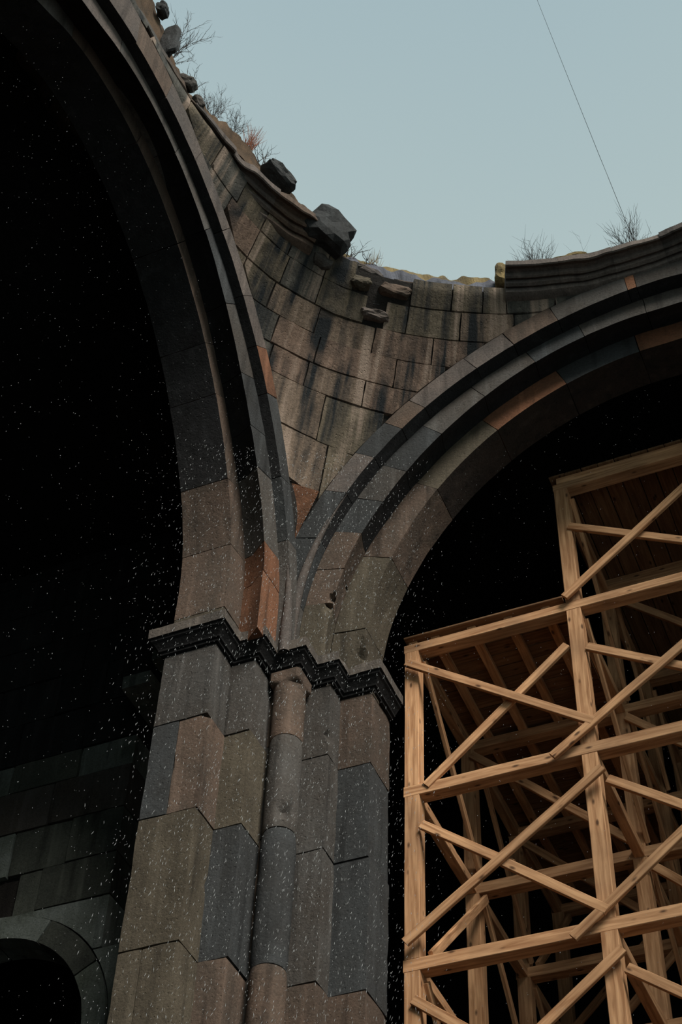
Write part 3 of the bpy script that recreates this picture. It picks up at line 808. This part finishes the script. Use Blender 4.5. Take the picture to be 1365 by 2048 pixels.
plant('dry_shrub', 'shrub', 'large bare branching bush high on the left rim', 171.0, 3.38, 12.62, inw(171, .9), .42, 8, 2, 1, M_TWIG, wig=.3, r0=.005)
plant('dry_shrub', 'shrub', 'small leafless bush hanging just below the large one on the left rim', 166.5, 3.30, 12.50, inw(166, .9), .2, 6, 1, 2, M_TWIG)
plant('dry_shrub', 'shrub', 'wide bushy dry shrub halfway down the left rim', 160.5, 3.34, 12.46, inw(160, .5), .30, 16, 2, 3, M_TWIG, spread=.8, r0=.003)
plant('dry_shrub', 'shrub', 'second half of the wide dry growth, nearer the reddish tuft', 157.0, 3.32, 12.46, inw(157, .6), .24, 12, 2, 4, M_TWIG, spread=.8, r0=.003)
plant('grass_tuft', 'grass', 'reddish brown grass tuft on the left rim', 154.2, 3.26, 12.38, inw(154, .5), .26, 60, 0, 5, M_RUST, spread=.5, wig=.1, r0=.003)
plant('dry_shrub', 'shrub', 'twiggy plant above the dark flat slab', 151.6, 3.24, 12.26, inw(151, .5), .22, 9, 1, 6, M_TWIG)
plant('weed', 'plant', 'low twigs just right of the dark flat slab', 146.4, 3.30, 12.10, inw(146, .4), .16, 7, 1, 61, M_TWIG)
plant('weed', 'plant', 'single tall thin stalk left of the big broken block', 144.6, 3.34, 12.08, (0.05, 0, 1), .34, 1, 1, 7, M_TWIG, spread=.02, wig=.06, r0=.0025)
plant('dry_shrub', 'shrub', 'little twiggy plant right behind the big broken block', 133.8, 3.5, 11.95, inw(134, .2), .22, 9, 1, 8, M_TWIG)
plant('grass_tuft', 'grass', 'dry grass tuft on the ledge right of the broken block', 130.2, 3.5, 11.95, (0, 0, 1), .18, 40, 0, 9, M_STRAW, spread=.5, wig=.1, r0=.002)
plant('dry_shrub', 'shrub', 'low dark twigs on the ledge right of the broken block', 131.2, 3.48, 11.95, (0, 0, 1), .16, 8, 1, 10, M_TWIG)
plant('dry_shrub', 'shrub', 'bushy spiky shrub near the broken end of the right ring', 106.6, 3.32, 11.74, (0, 0, 1), .34, 90, 1, 11, M_TWIG, spread=.75, wig=.10, r0=.0028)
plant('weed', 'plant', 'thin leaning stalks beyond the yellow mound on the right ring', 99.0, 3.5, 12.05, (-.2, 0, 1), .4, 5, 1, 12, M_TWIG, spread=.5, wig=.1, r0=.0018)
plant('dry_shrub', 'shrub', 'spreading bare shrub on the ring at the right edge', 91.5, 3.25, 11.72, (-.2, -.1, 1), .36, 44, 1, 13, M_TWIG, spread=.9, wig=.13, r0=.003)
# thin straw all along the ledge of the gap: nobody could count it
S = []
rnd = random.Random(4)
for i in range(300):
    d = rnd.uniform(112, 131); p = Vector(pol(3.58 + rnd.uniform(0, .15), d, ztop(d) - .03)); p2 = p + Vector((rnd.uniform(-.04, .04), rnd.uniform(-.04, .04), rnd.uniform(.04, .12)))
    S.append(([p, (p + p2) / 2 + Vector((rnd.uniform(-.01, .01), 0, 0)), p2], .0013))
V_, F_ = tubes(S, None, None)
o = mesh('ledge_grass', V_, F_, M_STRAW); tag(o, 'thin straw coloured grass along the ledge between the ring ends', 'grass', kind='stuff')

# wire rising over the open dome
A_ = Vector(pol(3.34, 90.8, 11.72)); B_ = Vector((-1.30, 4.35, 15.2))
pts = []
for i in range(25):
    t = i / 24; p = A_.lerp(B_, t); p.z -= 0.25 * 4 * t * (1 - t) * .3; pts.append(p)
V_, F_ = tubes([(pts, .003)], None, None)
CABLE = (V_, F_)

# ------------------------------------------------------------------ aisle wall at lower left, with its small arched doorway
wl = thing('wall_left', None, None, (-8, 9.2, F_Z), kind='structure')
WY = 9.0; XR = -6.07; DC = (-7.16, 6.2); DR, DO = 1.03, 1.24
lev = [(4.4, 5.3), (5.3, 6.2), (6.2, 6.93), (6.93, 7.43), (7.43, 7.85), (7.85, 8.31), (8.31, 8.77), (8.77, 9.1), (9.1, 9.6), (9.6, 10.1), (10.1, 10.6), (10.6, 11.1), (11.1, 11.6), (11.6, 12.2)]
rnd = random.Random(8)
M_WALL2 = stone_mat('aisle_stone_dim', lin((104, 108, 98)), lin((76, 80, 74)))
tonesW = [M_WALL, M_WALL, M_WALL2, M_WALL2, ST['grey']]
for li, (za, zb) in enumerate(lev):
    x = XR
    while x > -9.6:
        w = rnd.uniform(.42, .8); xa = max(x - w, -9.6)
        # keep clear of the doorway ring
        lo = xa; hi = x
        zm = (za + zb) / 2
        def chord(z): 
            h = z - DC[1]
            if h <= 0: return DO
            return sqrt(max(DO ** 2 - h * h, 0))
        c1 = chord(za)
        segs = []
        if za >= DC[1] + DO or c1 <= 0: segs = [(lo, hi)]
        else:
            ci_ = max(chord(za), 0)
            if hi > DC[0] + ci_: segs.append((max(lo, DC[0] + ci_), hi))
            if lo < DC[0] - ci_: segs.append((lo, min(hi, DC[0] - ci_)))
        for (a, b_) in segs:
            if b_ - a < .04: continue
            jj = rnd.uniform(-.012, .01)
            v, f = block(box_P(a + .004, b_ - .004, WY + jj, WY + .3, za + .004, zb - .004), 4, 1, 4, disp=.006, bevel=.01, seed=li + a)
            pmesh('stone', v, f, rnd.choice(tonesW) if za < 9.0 else ST['black'], wl, smooth=True)  # upper courses black: their shade is painted into the stone
        x = xa
# stones above the haunches, cut to the ring
for sgn in (1, -1):
    for (za, zb) in ((6.2, 6.93), (6.93, 7.43)):
        def P(u, v, w):
            z = za + (zb - za) * w
            ci_ = sqrt(max(DO ** 2 - (z - DC[1]) ** 2, 0)) + .01
            c0 = sqrt(max(DO ** 2 - (za - DC[1]) ** 2, 0)) + .01
            return Vector((DC[0] + sgn * (ci_ + (max(c0, ci_) - ci_ + .0) * u), WY + .3 * v, z))
        v, f = block(P, 3, 1, 6, disp=.004, bevel=.004, seed=za + sgn)
        pmesh('stone', v, f, M_WALL, wl, smooth=True)
# doorway ring
for i, (a, b_) in enumerate([(0, 30), (30, 62), (62, 88), (88, 112), (112, 140), (140, 180)]):
    def P(u, v, w):
        t = radians(a + .3 + (b_ - a - .6) * u); r = DR + (DO - .005 - DR) * w
        return Vector((DC[0] + r * cos(t), WY - .015 + .32 * v, DC[1] + r * sin(t)))
    v, f = block(P, 10, 1, 3, disp=.004, bevel=.006, seed=i)
    pmesh('voussoir', v, f, [M_WALL, M_WALL2, M_WALL][i % 3], wl, smooth=True)
for sgn in (1, -1):
    for (za, zb) in ((F_Z, 0), (0, 1.5), (1.5, 3.0), (3.0, 4.4), (4.4, 5.3), (5.3, 6.2)):
        xa, xb = (DC[0] + DR, XR) if sgn > 0 else (-9.6, DC[0] - DR)
        v, f = block(box_P(xa, xb, WY + .002, WY + .32, za + .004, zb - .004), 1, 1, 6, disp=.004, bevel=.006, seed=za)
        pmesh('stone', v, f, M_WALL, wl, smooth=True)
v, f = simple_box(-9.6, DC[0] - DO - .02, WY + .05, WY + .33, F_Z, 12.2); pmesh('mortar_bed', v, f, M_MORTAR, wl)
v, f = simple_box(DC[0] - DO - .02, XR - .03, WY + .05, WY + .33, DC[1] + DO + .02, 12.2); pmesh('mortar_bed', v, f, M_MORTAR, wl)
# moulded impost fragments beside the recess
fi = thing('impost_fragment', 'short dark impost block projecting beside the pier cornice, the upper of two', 'stone', (-5.3, 8.5, 9.0), group='impost fragments')

# ------------------------------------------------------------------ enclosing dark vaults (aisle and transept)
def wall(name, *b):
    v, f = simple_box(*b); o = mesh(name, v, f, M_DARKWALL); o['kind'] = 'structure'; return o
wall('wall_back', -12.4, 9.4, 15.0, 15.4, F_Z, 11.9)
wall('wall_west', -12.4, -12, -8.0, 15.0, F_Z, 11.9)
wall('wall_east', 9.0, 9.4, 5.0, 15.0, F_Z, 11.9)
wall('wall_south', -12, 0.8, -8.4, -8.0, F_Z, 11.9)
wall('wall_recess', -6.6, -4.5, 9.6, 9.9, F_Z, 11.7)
# vaults' undersides as one dark lid round the open ring; unseen south-east gap added to let the sun in
def lid():
    V_, F_ = [], []; n = 72
    for k in range(n + 1):
        a = radians(-12 + 294 * k / n)
        ca, sa = cos(a), sin(a)
        t = min((9.2 - CX) / ca if ca > 1e-6 else 1e9, (-12.2 - CX) / ca if ca < -1e-6 else 1e9, (15.2 - CY) / sa if sa > 1e-6 else 1e9, (-8.2 - CY) / sa if sa < -1e-6 else 1e9)
        for r, z in ((4.15, 11.75), (t, 11.75), (t, 12.0), (4.15, 12.0)):
            V_.append((CX + r * ca, CY + r * sa, z))
    for k in range(n):
        for j in range(4):
            j2 = (j + 1) % 4
            F_.append((k * 4 + j, k * 4 + j2, (k + 1) * 4 + j2, (k + 1) * 4 + j))
    F_.append((0, 1, 2, 3)); F_.append((n * 4 + 3, n * 4 + 2, n * 4 + 1, n * 4))
    return V_, F_
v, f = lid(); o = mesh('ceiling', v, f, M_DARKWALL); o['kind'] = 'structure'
# masonry over and behind the arches
def fill_E():
    V_, F_ = [], []; n = 60
    for x in (X0 + .02, X3 - .16):
        for i in range(n + 1):
            th = 180 * i / n; s, z = prof_pt('E4', th); V_.append((x, s, z + .0))
        for i in range(n + 1):
            th = 180 * i / n; s, z = prof_pt('E4', th); V_.append((x, s, 12.0))
    m = 2 * (n + 1)
    for b0 in (0, m):
        for i in range(n): F_.append((b0 + i, b0 + i + 1, b0 + n + 2 + i, b0 + n + 1 + i))
    for i in range(n):
        F_.append((n + 1 + i, n + 2 + i, m + n + 2 + i, m + n + 1 + i))
    return V_, F_
v, f = fill_E(); struct('trim_1', v, f, M_MORTAR)
def fill_F():
    V_, F_ = [], []; n = 60
    for y in (Y0 - .02, Y3 + .16):
        for i in range(n + 1):
            s, z = prof_pt('F4', 180 * i / n); V_.append((s, y, z))
        for i in range(n + 1):
            s, z = prof_pt('F4', 180 * i / n); V_.append((s, y, 11.9))
    m = 2 * (n + 1)
    for b0 in (0, m):
        for i in range(n): F_.append((b0 + i, b0 + i + 1, b0 + n + 2 + i, b0 + n + 1 + i))
    for i in range(n):
        F_.append((n + 1 + i, n + 2 + i, m + n + 2 + i, m + n + 1 + i))
    return V_, F_
v, f = fill_F(); struct('trim_2', v, f, M_MORTAR)

# ------------------------------------------------------------------ timber scaffold
sc = thing('timber_scaffold', 'tall pale timber scaffold of posts, beams and crossed braces under the right arch', 'scaffold', (-1.4, 10.3, F_Z))
_rw = random.Random(5)
def timber(name, a, b_, w, h, parent=sc, up=Vector((0, 0, 1)), jit=True, mat=None):
    """rectangular bar from a to b; w = width across (horizontal-ish), h = thickness along 'up'"""
    a = Vector(a); b_ = Vector(b_); d = (b_ - a); L_ = d.length; d.normalize()
    if abs(d.dot(up)) > .95: up = Vector((0, 1, 0))
    s = d.cross(up).normalized(); u = s.cross(d).normalized()
    n = max(1, int(L_ / .35)); V_, F_ = [], []
    bev = 0.004
    for i in range(n + 1):
        t = -L_ / 2 + L_ * i / n
        wv = _rw.uniform(-.0018, .0018) if jit else 0
        for (cy, cz) in ((-w / 2 + bev, -h / 2), (w / 2 - bev, -h / 2), (w / 2, -h / 2 + bev), (w / 2, h / 2 - bev), (w / 2 - bev, h / 2), (-w / 2 + bev, h / 2), (-w / 2, h / 2 - bev), (-w / 2, -h / 2 + bev)):
            V_.append((t, cy + wv, cz + wv))
    for i in range(n):
        for k in range(8):
            k2 = (k + 1) % 8; F_.append((i * 8 + k, (i + 1) * 8 + k, (i + 1) * 8 + k2, i * 8 + k2))
    F_.append(tuple(range(8))); F_.append(tuple(n * 8 + k for k in range(7, -1, -1)))
    me = bpy.data.meshes.new(name); me.from_pydata(V_, [], [f_[::-1] for f_ in F_]); me.materials.append(mat or (M_BOARD if name == 'board' else M_WOOD)); me.update()
    o = bpy.data.objects.new(name, me); COL.objects.link(o); o.parent = parent
    mid = (a + b_) / 2; mid.z += EYE
    R = Matrix((d, s, u)).transposed()
    o.matrix_local = Matrix.Translation(mid - ORG[parent.name]) @ R.to_4x4()
    return o
XS = [-3.47, -2.07, -0.67, 0.73]; YS = [9.0, 10.35, 11.65, 12.95]; ZS = [-1.6, 0.0, 1.55, 3.1, 4.63, 6.165, 7.685, 9.185, 10.66]
PW = 0.12; BH = [0.1] * 7 + [0.09, 0.08]
# posts: cut between the beams that run across their heads
for yi, y in enumerate(YS):
    for xi, x in enumerate(XS):
        for li in range(len(ZS) - 1):
            if xi == 0 and li >= 7: continue
            za = ZS[li] + (BH[li] / 2 if li else 0); zb = ZS[li + 1] - BH[li + 1] / 2
            timber('post', (x, y, za), (x, y, zb), PW, PW)
# beams along the front rows
for yi, y in enumerate(YS):
    for li in range(1, len(ZS)):
        x0 = XS[0] - .065 if li < 8 else XS[1] - .065
        timber('beam', (x0, y, ZS[li]), (XS[-1] + .1, y, ZS[li] + .004), PW, BH[li])
# cross beams, front to back
for xi, x in enumerate(XS):
    for li in range(1, len(ZS)):
        if xi == 0 and li == 8: continue
        for yi in range(len(YS) - 1):
            timber('beam', (x, YS[yi] + .062, ZS[li] - .0), (x, YS[yi + 1] - .062, ZS[li]), .08, .09)
# front braces, read off the photograph in the plane of the frame
FY = 8.922
def fb(a, b_, dy=0.0, w=.072): timber('brace', (a[0], FY - dy, a[1]), (b_[0], FY - dy, b_[1]), .034, w, up=Vector((0, 0, 1)))
fb((-3.49, 8.975), (-2.00, 7.88), .036)
fb((-2.153, 8.764), (-3.352, 7.70), -.02)
fb((-2.12, 9.24), (-0.60, 10.48), .036)
fb((-2.03, 10.12), (-0.60, 9.28), -.02)
fb((-1.99, 8.69), (-0.60, 7.82), -.02)
fb((-2.336, 7.645), (-0.60, 8.87), .036)
fb((-3.382, 7.328), (-2.70, 6.795), 0)
fb((-2.76, 6.81), (-2.05, 6.235), .036)
fb((-3.485, 6.29), (-1.965, 7.405), .072)
fb((-1.948, 7.346), (-0.6, 6.33), 0)
fb((-2.30, 6.08), (-0.6, 7.41), .036)
fb((-1.975, 5.925), (-3.40, 4.83), .036)
fb((-3.45, 5.88), (-2.1, 4.80), 0)
fb((-1.968, 5.8), (-0.6, 4.77), 0)
fb((-0.70, 6.0), (-2.0, 4.85), .036)
# braces of the deeper rows
for yi, y in enumerate(YS[1:], 1):
    for xi in range(3):
        for li in range(3, len(ZS) - 1):
            if xi == 0 and li >= 7: continue
            r_ = _rw.random() * 1.0
            x0, x1 = XS[xi] + .05, XS[xi + 1] - .05; z0, z1 = ZS[li] + .12, ZS[li + 1] - .12
            if r_ < .45: timber('brace', (x0, y - .08, z1), (x1, y - .08, z0), .034, .072)
            if r_ > .65: timber('brace', (x0, y - .115, z0), (x1, y - .115, z1), .034, .072)
# side braces
for xi, x in enumerate(XS):
    for yi in range(len(YS) - 1):
        for li in range(4, len(ZS) - 1):
            if xi == 0 and li >= 7: continue
            r_ = _rw.random()
            y0, y1 = YS[yi] + .03, YS[yi + 1] - .03; z0, z1 = ZS[li] + .1, ZS[li + 1] - .1
            s_ = .075
            if r_ < .7: timber('brace', (x + s_, y0, z1), (x + s_, y1, z0), .034, .072)
            if r_ > .75: timber('brace', (x + s_ + .036, y0, z0), (x + s_ + .036, y1, z1), .034, .072)
# lower deck: boards on joists over the left bay
for x in (-3.50, -3.30, -2.98, -2.66, -2.34):
    timber('joist', (x + .03, 8.97, 9.255), (x + .03, 12.98, 9.255), .075, .05)
for i in range(27):
    y = 8.99 + i * .15
    timber('board', (-3.53, y, 9.292), (-2.15, y, 9.292), .143, .022)
# upper deck
timber('beam', (-2.10, 9.0, 10.745), (.80, 9.0, 10.748), .10, .085)
timber('beam', (-2.10, 10.35, 10.745), (.80, 10.35, 10.748), .10, .085)
timber('beam', (-2.10, 11.65, 10.745), (.80, 11.65, 10.748), .10, .085)
timber('beam', (-2.10, 12.95, 10.745), (.80, 12.95, 10.748), .10, .085)
for i in range(20):
    x = -2.09 + i * .15
    timber('board', (x, 8.93, 10.80), (x, 13.0, 10.80), .143, .022)

# ------------------------------------------------------------------ wire, drifting snow grains
o = mesh('overhead_wire', CABLE[0], CABLE[1], M_WIRE); tag(o, 'thin dark wire rising into the sky from the right ring', 'wire')
rnd = random.Random(21)
V_, F_ = [], []
def grain(p, L_, w, d):
    b0 = len(V_)
    a = d.orthogonal().normalized(); c = d.cross(a)
    V_.append(p - d * L_ / 2)
    for k in range(3):
        t = 2 * pi * k / 3; V_.append(p + a * w * cos(t) + c * w * sin(t))
    V_.append(p + d * L_ / 2)
    for k in range(3):
        k2 = (k + 1) % 3
        F_.append((b0, b0 + 1 + k2, b0 + 1 + k)); F_.append((b0 + 4, b0 + 1 + k, b0 + 1 + k2))
def in_stone(x, y):
    return (x < -4.2 and y > 7.0) or (x < -4.0 and y > 7.2) or (x < -3.75 and y > 7.42) or (x < -3.6 and y > 7.65) or (x < -3.3 and y > 7.85)
cnt = 0
while cnt < 14500:
    close = cnt < 8500
    if close:   # where the air catches the light before the pier and the arch feet
        x = rnd.uniform(-4.3, -2.8); y = rnd.uniform(5.9, 8.0); z = rnd.uniform(3.4, 9.9)
        if z > 1.22 * hypot(x, y) or in_stone(x, y): continue
    elif cnt % 2:    # before the left arch
        x = rnd.uniform(-4.15, -2.6); y = rnd.uniform(1.8, 6.6); z = rnd.uniform(2.5, 10.2)
        if z > 2.62 * -x or y > 1.72 * -x: continue
    else:            # before the right arch
        x = rnd.uniform(-3.4, 1.0); y = rnd.uniform(5.4, 8.0); z = rnd.uniform(3.2, 10.2)
        if z > 1.31 * y - .25 * abs(x + .8) ** 1.2 or in_stone(x, y): continue
    d = Vector((rnd.gauss(.28, .3), rnd.gauss(0, .25), 1)).normalized()
    s = rnd.uniform(.35, 1) ** 2
    if close: grain(Vector((x, y, z)), 0.029 * s, .0016 * (.5 + s * .6), d)
    else: grain(Vector((x, y, z)), .007 * s, .0012 * (.5 + s * .6), d)
    cnt += 1
o = mesh('snow_grains', V_, F_, M_SNOW); tag(o, 'fine white snow grains drifting down inside the ruin', 'snow', kind='stuff')

# fragments
def frag(par, x0, x1, y0, y1, z0, z1):
    v, f = block(box_P(x0, x1, y0, y1, z0, z1), 4, 3, 3, disp=.008, bevel=.012, seed=x0)
    pmesh('stone', v, f, M_WALL, par, smooth=True)
frag(fi, -5.72, -5.50, 8.5, 9.6, 9.42, 9.54)
fi2 = thing('impost_fragment', 'short grey impost block projecting beside the pier cornice, the lower of two', 'stone', (-5.9, 8.5, 9.0), group='impost fragments')
frag(fi2, -6.05, -5.78, 8.6, 9.6, 9.28, 9.42)
